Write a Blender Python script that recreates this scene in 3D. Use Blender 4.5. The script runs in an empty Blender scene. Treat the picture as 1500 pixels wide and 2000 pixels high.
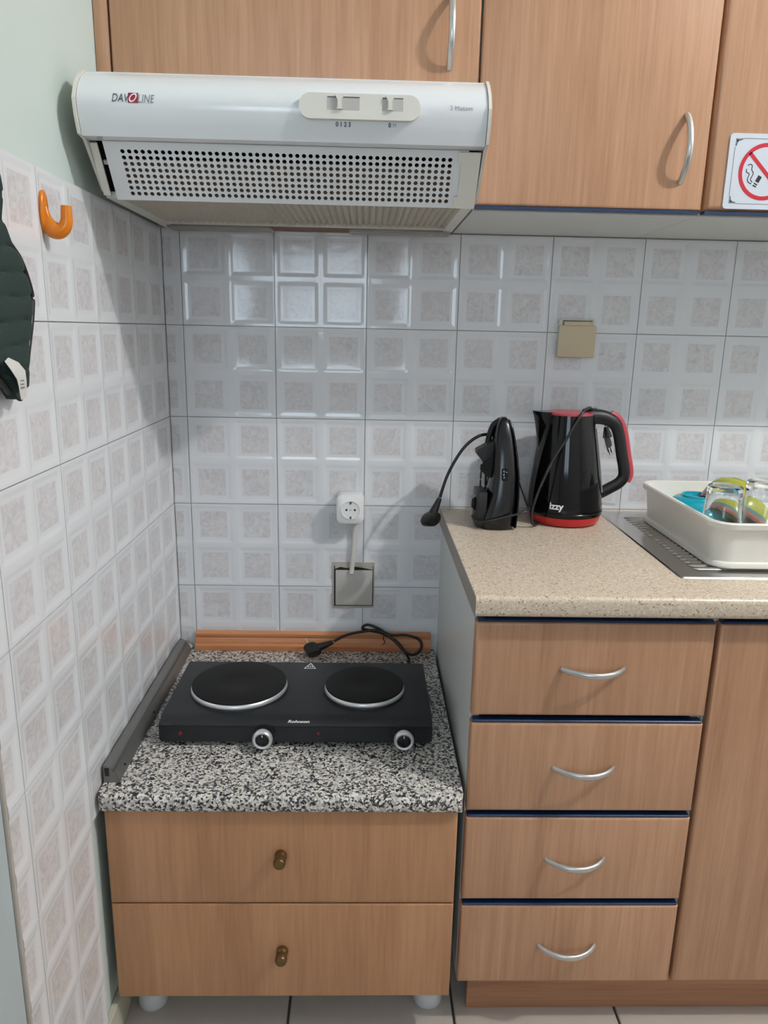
import bpy, bmesh, math, random
from mathutils import Vector, Matrix
random.seed(7)
PI = math.pi
sc = bpy.context.scene
col = sc.collection

# ------------------------------------------------------------------ camera
cam_d = bpy.data.cameras.new('camera')
cam_d.sensor_fit = 'VERTICAL'; cam_d.sensor_height = 36.0; cam_d.sensor_width = 27.0
cam_d.lens = 1437.03 * 36.0 / 2000.0
cam_d.clip_start = 0.01
cam = bpy.data.objects.new('camera', cam_d); col.objects.link(cam)
cam.matrix_world = Matrix(((0.999554, -0.014007, -0.026384, 0.44022),
                           (-0.02224, 0.240674, -0.970351, -1.66744),
                           (0.019941, 0.970505, 0.240255, 1.27221),
                           (0, 0, 0, 1)))
sc.camera = cam
# ------------------------------------------------------------------ world, lights, exposure
w = bpy.data.worlds.new('world'); sc.world = w; w.use_nodes = True
w.node_tree.nodes['Background'].inputs[0].default_value = (0.70, 0.86, 1.0, 1)
w.node_tree.nodes['Background'].inputs[1].default_value = 8.0
ld = bpy.data.lights.new('ceiling_bulb', 'POINT'); ld.energy = 108; ld.shadow_soft_size = 0.038; ld.color = (1.0, 0.98, 0.955)
lo = bpy.data.objects.new('ceiling_bulb', ld); col.objects.link(lo); lo.location = (2.15, -1.28, 2.70)
pd = bpy.data.lights.new('window_portal', 'AREA'); pd.shape = 'RECTANGLE'; pd.size = .95; pd.size_y = .95; pd.cycles.is_portal = True
po = bpy.data.objects.new('window_portal', pd); col.objects.link(po); po.location = (0.075, -3.62, 1.675); po.rotation_euler = (PI/2, 0, 0)
sc.view_settings.view_transform = 'Standard'; sc.view_settings.look = 'None'
sc.view_settings.gamma = 1.0; sc.view_settings.use_curve_mapping = False
sc.view_settings.exposure = -0.20

# ------------------------------------------------------------------ helpers
W = {}
def lin(r, g, b):
    f = lambda c: c/12.92 if c <= 0.04045 else ((c+0.055)/1.055)**2.4
    return (f(r/255), f(g/255), f(b/255), 1)
def bm_new(): return bmesh.new()
def box(bm, x0, x1, y0, y1, z0, z1, bev=0, seg=2, edges=None):
    g = bmesh.ops.create_cube(bm, size=1)
    vs = g['verts']
    for v in vs:
        v.co = Vector((x0+(v.co.x+.5)*(x1-x0), y0+(v.co.y+.5)*(y1-y0), z0+(v.co.z+.5)*(z1-z0)))
    if bev:
        es = {e for v in vs for e in v.link_edges}
        if edges: es = {e for e in es if edges(e)}
        bmesh.ops.bevel(bm, geom=list(es), offset=bev, segments=seg, affect='EDGES', profile=.5)
    return bm
def bxm(*a, **k): return box(bm_new(), *a, **k)
def poly_extrude(bm, pts, axis, a, b):
    """pts: 2D polygon; axis 'x': pts=(y,z); 'y': pts=(x,z); 'z': pts=(x,y)"""
    def P(p, t):
        return {'x': (t, p[0], p[1]), 'y': (p[0], t, p[1]), 'z': (p[0], p[1], t)}[axis]
    va = [bm.verts.new(P(p, a)) for p in pts]; vb = [bm.verts.new(P(p, b)) for p in pts]
    n = len(pts)
    fs = [bm.faces.new(va), bm.faces.new(vb[::-1])]
    for i in range(n): fs.append(bm.faces.new((va[i], vb[i], vb[(i+1) % n], va[(i+1) % n])))
    bmesh.ops.recalc_face_normals(bm, faces=fs)
    return bm
def rrect(x0, x1, y0, y1, r, n=6):
    out = []
    for cx, cy, a0 in ((x1-r, y1-r, 0), (x0+r, y1-r, PI/2), (x0+r, y0+r, PI), (x1-r, y0+r, 1.5*PI)):
        for i in range(n+1):
            a = a0+PI/2*i/n; out.append((cx+r*math.cos(a), cy+r*math.sin(a)))
    return out
def loft(bm, rings, cap0=True, cap1=True, closed=True):
    R = [[bm.verts.new(p) for p in r] for r in rings]
    n = len(R[0]); fs = []
    for a, b in zip(R, R[1:]):
        for i in range(n if closed else n-1):
            j = (i+1) % n; fs.append(bm.faces.new((a[i], a[j], b[j], b[i])))
    if cap0: fs.append(bm.faces.new(R[0][::-1]))
    if cap1: fs.append(bm.faces.new(R[-1]))
    bmesh.ops.recalc_face_normals(bm, faces=fs)
    return bm
def lathe(bm, prof, n=40, c=(0, 0, 0), axis='z', cap0=True, cap1=True):
    rings = []
    for r, h in prof:
        ring = []
        for i in range(n):
            a = 2*PI*i/n; u, v = r*math.cos(a), r*math.sin(a)
            p = {'z': (u, v, h), 'y': (u, h, v), 'x': (h, u, v)}[axis]
            ring.append((c[0]+p[0], c[1]+p[1], c[2]+p[2]))
        rings.append(ring)
    return loft(bm, rings, cap0, cap1)
def catmull(pts, k=8):
    P = [Vector(p) for p in pts]; P = [P[0]*2-P[1]]+P+[P[-1]*2-P[-2]]
    out = []
    for i in range(1, len(P)-2):
        for j in range(k):
            t = j/k
            out.append(.5*((2*P[i])+(P[i+1]-P[i-1])*t+(2*P[i-1]-5*P[i]+4*P[i+1]-P[i+2])*t*t+(3*P[i]-P[i-1]-3*P[i+1]+P[i+2])*t**3))
    out.append(P[-2]); return out
def sweep(bm, path, rx, ry=None, n=8, up=(0, 0, 1), scale=None):
    ry = ry or rx; path = [Vector(p) for p in path]; up = Vector(up); rings = []
    for i, p in enumerate(path):
        t = (path[min(i+1, len(path)-1)]-path[max(i-1, 0)]).normalized()
        s = t.cross(up)
        if s.length < 1e-4: s = t.cross(Vector((1, 0, 0)))
        s.normalize(); u = s.cross(t).normalized()
        k = scale(i/(len(path)-1)) if scale else 1
        rings.append([p+s*(rx*k*math.cos(2*PI*j/n))+u*(ry*k*math.sin(2*PI*j/n)) for j in range(n)])
    return loft(bm, rings)
def to_mesh(name, bm, smooth=35):
    me = bpy.data.meshes.new(name)
    bm.normal_update(); bm.to_mesh(me); bm.free()
    if smooth:
        me.polygons.foreach_set('use_smooth', [True]*len(me.polygons))
        if smooth < 180: me.set_sharp_from_angle(angle=math.radians(smooth))
    return me
def obj(name, bm, mat, parent=None, at=None, smooth=35, rot=None):
    """bm in world coords unless `at` is given (then local to `at`)"""
    me = bm if isinstance(bm, bpy.types.Mesh) else to_mesh(name, bm, smooth)
    if mat and not me.materials: me.materials.append(mat)
    o = bpy.data.objects.new(name, me); col.objects.link(o)
    po_ = W[parent] if parent else Vector((0, 0, 0))
    if at is None:
        if parent: org = po_.copy()
        else:
            xs = [v.co for v in me.vertices]
            org = Vector(((min(v.x for v in xs)+max(v.x for v in xs))/2, (min(v.y for v in xs)+max(v.y for v in xs))/2, min(v.z for v in xs)))
        me.transform(Matrix.Translation(-org))
    else: org = Vector(at)
    o.location = org-po_; W[o] = org
    if rot: o.rotation_euler = rot
    if parent: o.parent = parent
    return o
def tag(o, label, cat, group=None):
    o['label'] = label; o['category'] = cat
    if group: o['group'] = group
    return o
def thing(name, label, cat, loc, group=None):
    o = bpy.data.objects.new(name, None); o.empty_display_size = .05; col.objects.link(o)
    o.location = loc; W[o] = Vector(loc)
    return tag(o, label, cat, group)
def struct(name, bm, mat, smooth=0):
    o = obj(name, bm, mat, smooth=smooth); o['kind'] = 'structure'; return o
def text(name, s, size, mat, fn, parent, shear=0, align='LEFT', bold=0, wide=1.0):
    """flat print: fn maps text-plane (u,v) to a world point"""
    cu = bpy.data.curves.new('t', 'FONT'); cu.body = s; cu.size = size; cu.shear = shear; cu.align_x = align; cu.offset = bold; cu.resolution_u = 3
    to = bpy.data.objects.new('t', cu); col.objects.link(to)
    me = bpy.data.meshes.new_from_object(to.evaluated_get(bpy.context.evaluated_depsgraph_get()))
    bpy.data.objects.remove(to); bpy.data.curves.remove(cu)
    me.materials.clear()
    for v in me.vertices: v.co = Vector(fn(v.co.x*wide, v.co.y))
    return obj(name, me, mat, parent)

# ------------------------------------------------------------------ materials
def nodes(name):
    m = bpy.data.materials.new(name); m.use_nodes = True
    nt = m.node_tree; return m, nt, nt.nodes['Principled BSDF'], nt.links
def plain(name, c, rough=.5, metal=0, coat=0, noise=0, nscale=40, spec=None, bump=0, trans=0, ior=None):
    m, nt, b, L = nodes(name)
    b.inputs['Base Color'].default_value = c; b.inputs['Roughness'].default_value = rough; b.inputs['Metallic'].default_value = metal
    if coat: b.inputs['Coat Weight'].default_value = coat; b.inputs['Coat Roughness'].default_value = .08
    if spec is not None: b.inputs['Specular IOR Level'].default_value = spec
    if trans: b.inputs['Transmission Weight'].default_value = trans
    if ior: b.inputs['IOR'].default_value = ior
    tc = nt.nodes.new('ShaderNodeTexCoord'); n = nt.nodes.new('ShaderNodeTexNoise'); n.inputs['Scale'].default_value = nscale; n.inputs['Detail'].default_value = 5
    L.new(tc.outputs['Object'], n.inputs['Vector'])
    if noise:
        mx = nt.nodes.new('ShaderNodeMix'); mx.data_type = 'RGBA'
        mx.inputs[6].default_value = tuple(x*(1-noise) for x in c[:3])+(1,); mx.inputs[7].default_value = tuple(min(1, x*(1+noise)) for x in c[:3])+(1,)
        L.new(n.outputs['Fac'], mx.inputs[0]); L.new(mx.outputs[2], b.inputs['Base Color'])
    if bump:
        bp = nt.nodes.new('ShaderNodeBump'); bp.inputs['Strength'].default_value = bump; bp.inputs['Distance'].default_value = .002
        L.new(n.outputs['Fac'], bp.inputs['Height']); L.new(bp.outputs[0], b.inputs['Normal'])
    return m
def ramp(nt, pts):
    r = nt.nodes.new('ShaderNodeValToRGB'); e = r.color_ramp.elements
    while len(e) < len(pts): e.new(.5)
    for q, (p, c) in zip(e, pts): q.position = p; q.color = c
    return r
def wood(name, light, dark, rough=.38, along='z', fine=1.0):
    m, nt, b, L = nodes(name)
    tc = nt.nodes.new('ShaderNodeTexCoord'); oi = nt.nodes.new('ShaderNodeObjectInfo')
    ad = nt.nodes.new('ShaderNodeVectorMath'); ad.operation = 'MULTIPLY_ADD'
    ad.inputs[1].default_value = (1, 1, 1)
    sc_ = nt.nodes.new('ShaderNodeVectorMath'); sc_.operation = 'SCALE'; sc_.inputs[0].default_value = (3.1, 5.7, 2.3)
    L.new(oi.outputs['Random'], sc_.inputs['Scale']); L.new(tc.outputs['Object'], ad.inputs[0]); L.new(sc_.outputs[0], ad.inputs[2])
    def nz(s, ls, det, dist=0):
        mp = nt.nodes.new('ShaderNodeMapping'); v = [s, s, s]; v['xyz'.index(along)] = ls; mp.inputs['Scale'].default_value = v
        n = nt.nodes.new('ShaderNodeTexNoise'); n.inputs['Scale'].default_value = 1; n.inputs['Detail'].default_value = det; n.inputs['Distortion'].default_value = dist
        L.new(ad.outputs[0], mp.inputs[0]); L.new(mp.outputs[0], n.inputs['Vector']); return n
    n1 = nz(22, 1.2, 4, .6); n2 = nz(240*fine, 9, 3); n3 = nz(60, 3, 3)
    a = nt.nodes.new('ShaderNodeMath'); a.operation = 'MULTIPLY_ADD'; a.inputs[1].default_value = .45; L.new(n1.outputs[0], a.inputs[0])
    a2 = nt.nodes.new('ShaderNodeMath'); a2.operation = 'MULTIPLY_ADD'; a2.inputs[1].default_value = .35; L.new(n2.outputs[0], a2.inputs[0])
    a3 = nt.nodes.new('ShaderNodeMath'); a3.operation = 'MULTIPLY'; a3.inputs[1].default_value = .25; L.new(n3.outputs[0], a3.inputs[0])
    L.new(a3.outputs[0], a2.inputs[2]); L.new(a2.outputs[0], a.inputs[2])
    r = ramp(nt, [(.36, dark), (.66, light)]); L.new(a.outputs[0], r.inputs[0]); L.new(r.outputs[0], b.inputs['Base Color'])
    b.inputs['Roughness'].default_value = rough
    return m
def tile_mat():
    m, nt, b, L = nodes('glazed_tile')
    tc = nt.nodes.new('ShaderNodeTexCoord'); sp = nt.nodes.new('ShaderNodeSeparateXYZ'); L.new(tc.outputs['Object'], sp.inputs[0])
    def M(op, a, bb=None, c=None):
        n = nt.nodes.new('ShaderNodeMath'); n.operation = op
        for i, q in enumerate((a, bb, c)):
            if q is None: continue
            if isinstance(q, (int, float)): n.inputs[i].default_value = q
            else: L.new(q, n.inputs[i])
        return n.outputs[0]
    def inside(o):
        d = M('ABSOLUTE', M('SUBTRACT', M('ABSOLUTE', o), .05))
        return M('SMOOTH_MIN', M('MAXIMUM', M('MULTIPLY', M('SUBTRACT', .032, d), 500), 0), 1, .0)
    mask = M('MULTIPLY', inside(sp.outputs[0]), inside(sp.outputs[2]))
    oi = nt.nodes.new('ShaderNodeObjectInfo'); s = nt.nodes.new('ShaderNodeVectorMath'); s.operation = 'SCALE'; s.inputs[0].default_value = (7, 3, 9)
    L.new(oi.outputs['Random'], s.inputs['Scale']); ad = nt.nodes.new('ShaderNodeVectorMath'); L.new(tc.outputs['Object'], ad.inputs[0]); L.new(s.outputs[0], ad.inputs[1])
    n = nt.nodes.new('ShaderNodeTexNoise'); n.inputs['Scale'].default_value = 55; n.inputs['Detail'].default_value = 6; n.inputs['Roughness'].default_value = .65; n.inputs['Distortion'].default_value = 1.6
    L.new(ad.outputs[0], n.inputs['Vector'])
    r = ramp(nt, [(.30, lin(203, 200, 201)), (.48, lin(217, 215, 216)), (.64, lin(225, 225, 227))]); L.new(n.outputs[0], r.inputs[0])
    mx = nt.nodes.new('ShaderNodeMix'); mx.data_type = 'RGBA'; mx.inputs[6].default_value = lin(229, 231, 234)
    L.new(mask, mx.inputs[0]); L.new(r.outputs[0], mx.inputs[7]); L.new(mx.outputs[2], b.inputs['Base Color'])
    b.inputs['Roughness'].default_value = .09
    n2 = nt.nodes.new('ShaderNodeTexNoise'); n2.inputs['Scale'].default_value = 25; L.new(ad.outputs[0], n2.inputs['Vector'])
    bp = nt.nodes.new('ShaderNodeBump'); bp.inputs['Strength'].default_value = .06; bp.inputs['Distance'].default_value = .004; L.new(n2.outputs[0], bp.inputs['Height']); L.new(bp.outputs[0], b.inputs['Normal'])
    return m
def speckle(name, base, spots, scale, rough=.35, thr=(.2, .5)):
    """laminate with voronoi chips"""
    m, nt, b, L = nodes(name)
    tc = nt.nodes.new('ShaderNodeTexCoord'); v = nt.nodes.new('ShaderNodeTexVoronoi'); v.inputs['Scale'].default_value = scale
    n = nt.nodes.new('ShaderNodeTexNoise'); n.inputs['Scale'].default_value = scale*.8; n.inputs['Detail'].default_value = 2
    ad = nt.nodes.new('ShaderNodeVectorMath'); ad.operation = 'MULTIPLY_ADD'; ad.inputs[1].default_value = (1.2/scale,)*3
    L.new(n.outputs['Color'], ad.inputs[0]); L.new(tc.outputs['Object'], ad.inputs[2]); L.new(tc.outputs['Object'], n.inputs['Vector'])
    L.new(ad.outputs[0], v.inputs['Vector'])
    sp = nt.nodes.new('ShaderNodeSeparateColor'); L.new(v.outputs['Color'], sp.inputs[0])
    r = ramp(nt, spots); r.color_ramp.interpolation = 'CONSTANT'; L.new(sp.outputs[0], r.inputs[0])
    L.new(r.outputs[0], b.inputs['Base Color']); b.inputs['Roughness'].default_value = rough
    return m
def stripes(name, bands, rough=.3, trans=0):
    """bands along local z: list of (z, colour)"""
    m, nt, b, L = nodes(name)
    tc = nt.nodes.new('ShaderNodeTexCoord'); sp = nt.nodes.new('ShaderNodeSeparateXYZ'); L.new(tc.outputs['Object'], sp.inputs[0])
    mr = nt.nodes.new('ShaderNodeMapRange'); mr.inputs[1].default_value = 0; mr.inputs[2].default_value = .1; L.new(sp.outputs[2], mr.inputs[0])
    r = ramp(nt, [(z/.1, c) for z, c in bands]); r.color_ramp.interpolation = 'CONSTANT'; L.new(mr.outputs[0], r.inputs[0]); L.new(r.outputs[0], b.inputs['Base Color'])
    b.inputs['Roughness'].default_value = rough; return m

M_WOOD = wood('beech_laminate', lin(195, 152, 119), lin(167, 123, 92), .36)
M_WOOD2 = wood('plain_beech_laminate', lin(187, 141, 103), lin(161, 115, 81), .42, fine=.8)
M_WOODX = wood('beech_plinth', lin(180, 132, 98), lin(150, 105, 74), .45, along='x')
M_PINE = wood('pine_moulding', lin(214, 150, 104), lin(176, 110, 68), .5, along='x')
M_MELA = plain('white_melamine', lin(214, 216, 213), .35, noise=.02)
M_NAVY = plain('navy_edging', lin(22, 48, 84), .35, noise=.05)
M_HANDLE = plain('satin_aluminium', lin(205, 205, 203), .32, metal=.85, noise=.03)
M_TILE = tile_mat()
M_GROUT = plain('grout', lin(176, 170, 160), .9, noise=.25, nscale=25)
M_PLASTER = plain('mint_plaster', lin(200, 214, 209), .75, noise=.02, nscale=8, bump=.15)
M_PLASTER2 = plain('blue_green_paint', lin(180, 192, 194), .6, noise=.10, nscale=5)
M_WHITEWALL = plain('pale_wall', lin(226, 228, 222), .8, noise=.02)
M_FARWALL = plain('grey_room_wall', lin(212, 214, 216), .8, noise=.02)
M_CEIL = plain('ceiling_paint', lin(232, 234, 236), .85, noise=.01)
M_FLOOR = plain('floor_tile', lin(188, 178, 168), .32, noise=.10, nscale=9)
M_FGROUT = plain('floor_joint', lin(88, 84, 80), .9, noise=.1)
M_SKIRT = plain('cream_skirting', lin(196, 192, 172), .5, noise=.05)
M_HOOD = plain('white_enamel', lin(228, 232, 234), .22, coat=.3, noise=.008)
M_CREAM = plain('aged_cream_plastic', lin(224, 222, 212), .4, noise=.05, nscale=30)
M_FILTER = plain('greasy_filter', lin(196, 190, 176), .6, noise=.15, nscale=30)
M_BROWN = plain('brown_inner_filter', lin(132, 108, 86), .8, noise=.3, nscale=60)
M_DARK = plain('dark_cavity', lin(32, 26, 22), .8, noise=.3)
M_LENS = plain('smoky_lens', lin(152, 146, 138), .25, noise=.12, nscale=20)
M_PRINT = plain('grey_print', lin(78, 84, 96), .5, noise=.02)
M_PRINTL = plain('light_grey_print', lin(138, 146, 156), .5, noise=.02)
M_CRIM = plain('crimson_print', lin(158, 34, 62), .5, noise=.02)
M_WPRINT = plain('white_print', lin(236, 236, 236), .5, noise=.02)
M_GRANITE = speckle('granite_chip', None, [(0, lin(40, 39, 42)), (.24, lin(98, 96, 98)), (.36, lin(176, 173, 168)), (.60, lin(212, 208, 200)), (.82, lin(232, 228, 220)), (.95, lin(196, 186, 162))], 285, .4)
M_TOP = speckle('beige_speckle', None, [(0, lin(150, 130, 112)), (.05, lin(196, 178, 156)), (.30, lin(208, 192, 170)), (.75, lin(216, 202, 182)), (.95, lin(228, 216, 200))], 420, .32)
M_EDGE = plain('grey_edge_band', lin(150, 140, 130), .45, noise=.06)
M_STEEL = plain('stainless_steel', lin(198, 196, 192), .22, metal=1, noise=.05, nscale=18)
M_ALU = plain('grey_aluminium_profile', lin(122, 122, 120), .38, metal=.55, noise=.06)
M_BLACK = plain('black_enamel', lin(27, 29, 32), .42, noise=.08, nscale=90)
M_PLATE = plain('cast_iron', lin(19, 19, 18), .6, noise=.15, nscale=200, spec=.25)
M_BLACKG = plain('gloss_black_plastic', lin(12, 12, 14), .08, noise=.1, spec=.35)
M_BLACKM = plain('matt_black_plastic', lin(16, 16, 18), .45, noise=.1)
M_IRONP = plain('dark_grey_plastic', lin(15, 15, 17), .22, noise=.08)
M_CORD = plain('black_cord', lin(18, 18, 19), .42, noise=.1)
M_CORDG = plain('dark_grey_cord', lin(34, 34, 36), .4, noise=.1)
M_CHROME = plain('chrome', lin(222, 224, 228), .10, metal=1, noise=.01)
M_SATIN = plain('bright_satin_steel', lin(226, 228, 230), .30, metal=.7, noise=.01)
M_RED = plain('red_plastic', lin(186, 32, 36), .28, noise=.03)
M_ROSE = plain('rose_red_plastic', lin(178, 66, 76), .3, noise=.03)
M_REDL = plain('dark_red_lens', lin(96, 18, 24), .3, noise=.05)
M_WHITEP = plain('white_plastic', lin(238, 238, 236), .3, noise=.01)
M_FOOT = plain('pale_grey_plastic', lin(206, 210, 212), .35, noise=.03)
M_CABLE = plain('white_cable_sheath', lin(214, 210, 204), .45, noise=.03)
M_MORTAR = plain('grey_mortar', lin(178, 172, 162), .9, noise=.15, bump=.4)
M_JBOX = plain('grey_cover', lin(190, 187, 180), .55, noise=.05, nscale=12)
M_BEIGE = plain('beige_plastic', lin(206, 190, 158), .4, noise=.015)
M_IVORY = plain('ivory_plastic', lin(222, 218, 204), .4, noise=.01)
M_BRASS = plain('antique_brass', lin(120, 96, 62), .35, metal=.8, noise=.3, nscale=120)
M_ORANGE = plain('orange_plastic', lin(236, 134, 14), .22, noise=.06, trans=.15)
M_MITT = plain('dark_green_cloth', lin(36, 54, 50), .95, noise=.2, nscale=400, bump=.4)
M_TAGC = plain('white_care_tag', lin(214, 212, 208), .8, noise=.04)
M_TAGP = plain('tag_print', lin(128, 128, 130), .8, noise=.1)
M_TRAY = plain('ivory_tray_plastic', lin(236, 233, 224), .3, noise=.015)
M_GLASS = plain('clear_glass', (.96, .98, .98, 1), .02, trans=1, ior=1.48)
M_TURQ = plain('turquoise_ceramic', lin(0, 160, 182), .18, noise=.04, coat=.3)
M_STRIPE = stripes('striped_ceramic', [(0, lin(140, 80, 64)), (.006, lin(170, 108, 90)), (.013, lin(80, 136, 142)), (.021, lin(166, 168, 50)), (.08, lin(190, 186, 66))], .25)
M_SIGN = plain('sign_white', lin(206, 213, 222), .35, noise=.008)
M_SRED = plain('sign_red', lin(190, 26, 48), .4, noise=.02)
M_SBLK = plain('sign_black', lin(30, 32, 38), .4, noise=.02)

# ------------------------------------------------------------------ structure: room shell
RX1, RY0, RXL, CZ = 3.2, -3.6, -1.3, 2.85
wall_back = struct('wall_back', bxm(-.25, RX1+.2, .008, .2, -.1, CZ), M_WHITEWALL)
wall_left = struct('wall_left', bxm(-.25, -.008, -1.20, .008, -.1, CZ), M_PLASTER)
struct('wall_left_far', bxm(RXL-.2, RXL, RY0, -1.20, -.1, CZ), M_FARWALL)
struct('wall_left_return', bxm(RXL-.2, -.25, -1.20, -1.0, -.1, CZ), M_FARWALL)
struct('wall_right', bxm(RX1, RX1+.2, RY0, .008, -.1, CZ), M_FARWALL)
bm = bm_new(); wx0, wx1, wz0, wz1 = -.40, .55, 1.20, 2.15
box(bm, RXL-.2, wx0, RY0-.2, RY0, -.1, CZ); box(bm, wx1, RX1+.2, RY0-.2, RY0, -.1, CZ)
box(bm, wx0, wx1, RY0-.2, RY0, -.1, wz0); box(bm, wx0, wx1, RY0-.2, RY0, wz1, CZ)
struct('wall_rear', bm, M_FARWALL)
bm = bm_new()
for a, b_ in ((wx0, wx0+.05), (.05, .10), (wx1-.05, wx1)): box(bm, a, b_, RY0-.12, RY0-.06, wz0, wz1)
for a, b_ in ((wz0, wz0+.06), (wz1-.06, wz1)): box(bm, wx0, wx1, RY0-.12, RY0-.06, a, b_)
struct('window_1', bm, M_WHITEP)
struct('ceiling', bxm(RXL-.2, RX1+.2, RY0-.2, .2, CZ, CZ+.1), M_CEIL)
floor = struct('floor', bxm(RXL-.2, RX1+.2, RY0-.2, .2, -.1, -.006), M_FGROUT)
fp = .3155
fm = to_mesh('floor_tile', bxm(-fp/2+.0025, fp/2-.0025, -fp/2+.0025, fp/2-.0025, -.008, .0, bev=.0015, seg=1), 30); fm.materials.append(M_FLOOR)
for i in range(-1, 6):
    for j in range(0, 6):
        obj('floor_tile', fm, M_FLOOR, floor, at=(.3085+fp*(i-.5), -.28-fp*(j-.5)-.02, 0))

# wall tiles: 20 x 20 cm, each with four sunk squares between raised ribs
T = .2; H = .0992
def tile_lines():
    s = [-H, -.0950, -.0925, -.0885, -.0860, -.0140, -.0115, -.0075, -.0050]
    return s+[-q for q in s[::-1]]
def tile_mesh(u0, u1, v0, v1):
    """rect in tile-local coords; faces -y, top surface at y=0"""
    us = sorted({u0, u1} | {q for q in tile_lines() if u0+.001 < q < u1-.001}); vs = sorted({v0, v1} | {q for q in tile_lines() if v0+.001 < q < v1-.001})
    def f(q):
        d = abs(abs(q)-.05)
        t = max(0, min(1, (.045-d)/.009)); return t*t*(3-2*t)
    bm = bm_new()
    G = [[bm.verts.new((u, .0014*min(f(u), f(v)), v)) for v in vs] for u in us]
    for i in range(len(us)-1):
        for j in range(len(vs)-1):
            bm.faces.new((G[i][j], G[i+1][j], G[i+1][j+1], G[i][j+1]))
    rim = [G[i][0] for i in range(len(us))]+[G[-1][j] for j in range(1, len(vs))]+[G[i][-1] for i in range(len(us)-2, -1, -1)]+[G[0][j] for j in range(len(vs)-2, 0, -1)]
    bk = [bm.verts.new((v.co.x, .0078, v.co.z)) for v in rim]
    for i in range(len(rim)): bm.faces.new((rim[i], bk[i], bk[(i+1) % len(rim)], rim[(i+1) % len(rim)]))
    bmesh.ops.recalc_face_normals(bm, faces=bm.faces[:])
    me = to_mesh('wall_tile', bm, 8); me.materials.append(M_TILE); return me
tcache = {}
def tm(u0, u1, v0=-H, v1=H):
    k = (round(u0, 4), round(u1, 4), round(v0, 4), round(v1, 4))
    if k not in tcache: tcache[k] = tile_mesh(*k)
    return tcache[k]
XB0 = .0387
obj('grout', bxm(0, 1.70, .003, .0079, .474, 1.474), M_GROUT, wall_back, smooth=0)
for r in range(5):
    zc = 1.374-.2*r
    for c in range(0, 9):
        cx = XB0+.2*c-.1
        obj('wall_tile', tm(max(-H, .001-cx), H), M_TILE, wall_back, at=(cx, 0, zc))
YL0 = .2087; YEND = -.853
obj('grout', bxm(-.0079, -.003, YEND, -.0, .474, 1.474), M_GROUT, wall_left, smooth=0)
obj('grout', bxm(-.0079, -.003, YEND, -.6087, .074, .474), M_GROUT, wall_left, smooth=0)
for r in range(7):
    zc = 1.374-.2*r
    for k in range(0, 5):
        y1 = -(YL0+.2*(k-1)) if k else -.0005
        cy = -(YL0+.2*k)+.1
        if r >= 5 and k < 3: continue
        lo_ = max(-H, YEND-cy); hi = min(H+.001 if k == 0 else H, -.0005-cy)
        if k == 0: hi = -.0008-cy
        obj('wall_tile', tm(lo_, hi), M_TILE, wall_left, at=(0, cy, zc), rot=(0, 0, PI/2))
obj('mortar_edge', bxm(-.0079, -.0005, YEND-.006, YEND-.0005, .074, 1.474, bev=.001), M_MORTAR, wall_left)
obj('painted_dado', bxm(-.0079, -.0050, -1.195, YEND-.007, 0, 1.30), M_PLASTER2, wall_left, smooth=0)
s = struct('baseboard_left', bxm(-.0079, .004, -1.19, -.02, 0.0005, .072, bev=.002), M_SKIRT)

# ------------------------------------------------------------------ cabinets
def handle_mesh(Lh=.102, d=.028):
    bm = bm_new(); path = []
    for i in range(25):
        t = i/24; path.append((-Lh/2+Lh*t, -d*(1-(2*t-1)**2)**.85, 0))
    sweep(bm, path, .0040, .0054, 12)
    return to_mesh('handle', bm, 60)
HM = handle_mesh(); HM.materials.append(M_HANDLE)
HMV = handle_mesh(.106); HMV.transform(Matrix.Rotation(PI/2, 4, 'Y')); HMV.materials.append(M_HANDLE)
vert = lambda e: abs(e.verts[0].co.z-e.verts[1].co.z) > .01
def front_edges(yf): return lambda e: max(v.co.y for v in e.verts) < yf+1e-5
def panel(name, parent, x0, x1, y0, z0, z1, mat, th=.018, r=.005):
    return obj(name, bxm(x0, x1, y0, y0+th, z0, z1, bev=r, seg=3, edges=front_edges(y0)), mat, parent)

# base drawer unit
bx0, bx1, yf = .6205, 1.0155, -.568
base = thing('drawer_cabinet', 'beech drawer cabinet with four silver-handled drawers beside the hotplate cabinet', 'cabinet', ((bx0+bx1)/2, -.28, .111))
bm = bm_new(); box(bm, bx0+.001, bx0+.017, -.548, 0, .113, .8345); box(bm, bx1-.017, bx1-.001, -.548, 0, .113, .8345); box(bm, bx0+.017, bx1-.017, -.540, 0, .113, .131); box(bm, bx0+.017, bx1-.017, -.02, 0, .131, .8345); box(bm, bx0+.017, bx1-.017, -.50, -.02, .80, .818)
obj('carcass', bm, M_MELA, base, smooth=0)
def nav_edge(parent, x0, x1, y0, z, h=.004, th=.0165):
    return obj('edge_strip', bxm(x0, x1, y0, y0+th, z, z+h, bev=.0012, seg=1), M_NAVY, parent)
for (z1, z0, zh) in ((.820, .654, .740), (.641, .4725, .5574), (.460, .292, .377), (.279, .1125, .1937)):
    d = panel('drawer', base, bx0+.0015, bx1-.0015, yf, z0, z1, M_WOOD, r=.006)
    nav_edge(d, bx0+.004, bx1-.004, yf+.0015, z1+.0002)
    obj('handle', HM, M_HANDLE, d, at=(.8175, yf+.0005, zh))
sinkcab = thing('sink_cabinet', 'beech cabinet with one tall door under the sink drainer', 'cabinet', (1.25, -.28, .111))
bm = bm_new(); box(bm, bx1+.001, bx1+.017, -.548, 0, .113, .8345); box(bm, 1.57, 1.586, -.548, 0, .113, .8345); box(bm, bx1+.017, 1.57, -.540, 0, .113, .131); box(bm, bx1+.017, 1.57, -.02, 0, .131, .8345)
obj('carcass', bm, M_MELA, sinkcab, smooth=0)
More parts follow.
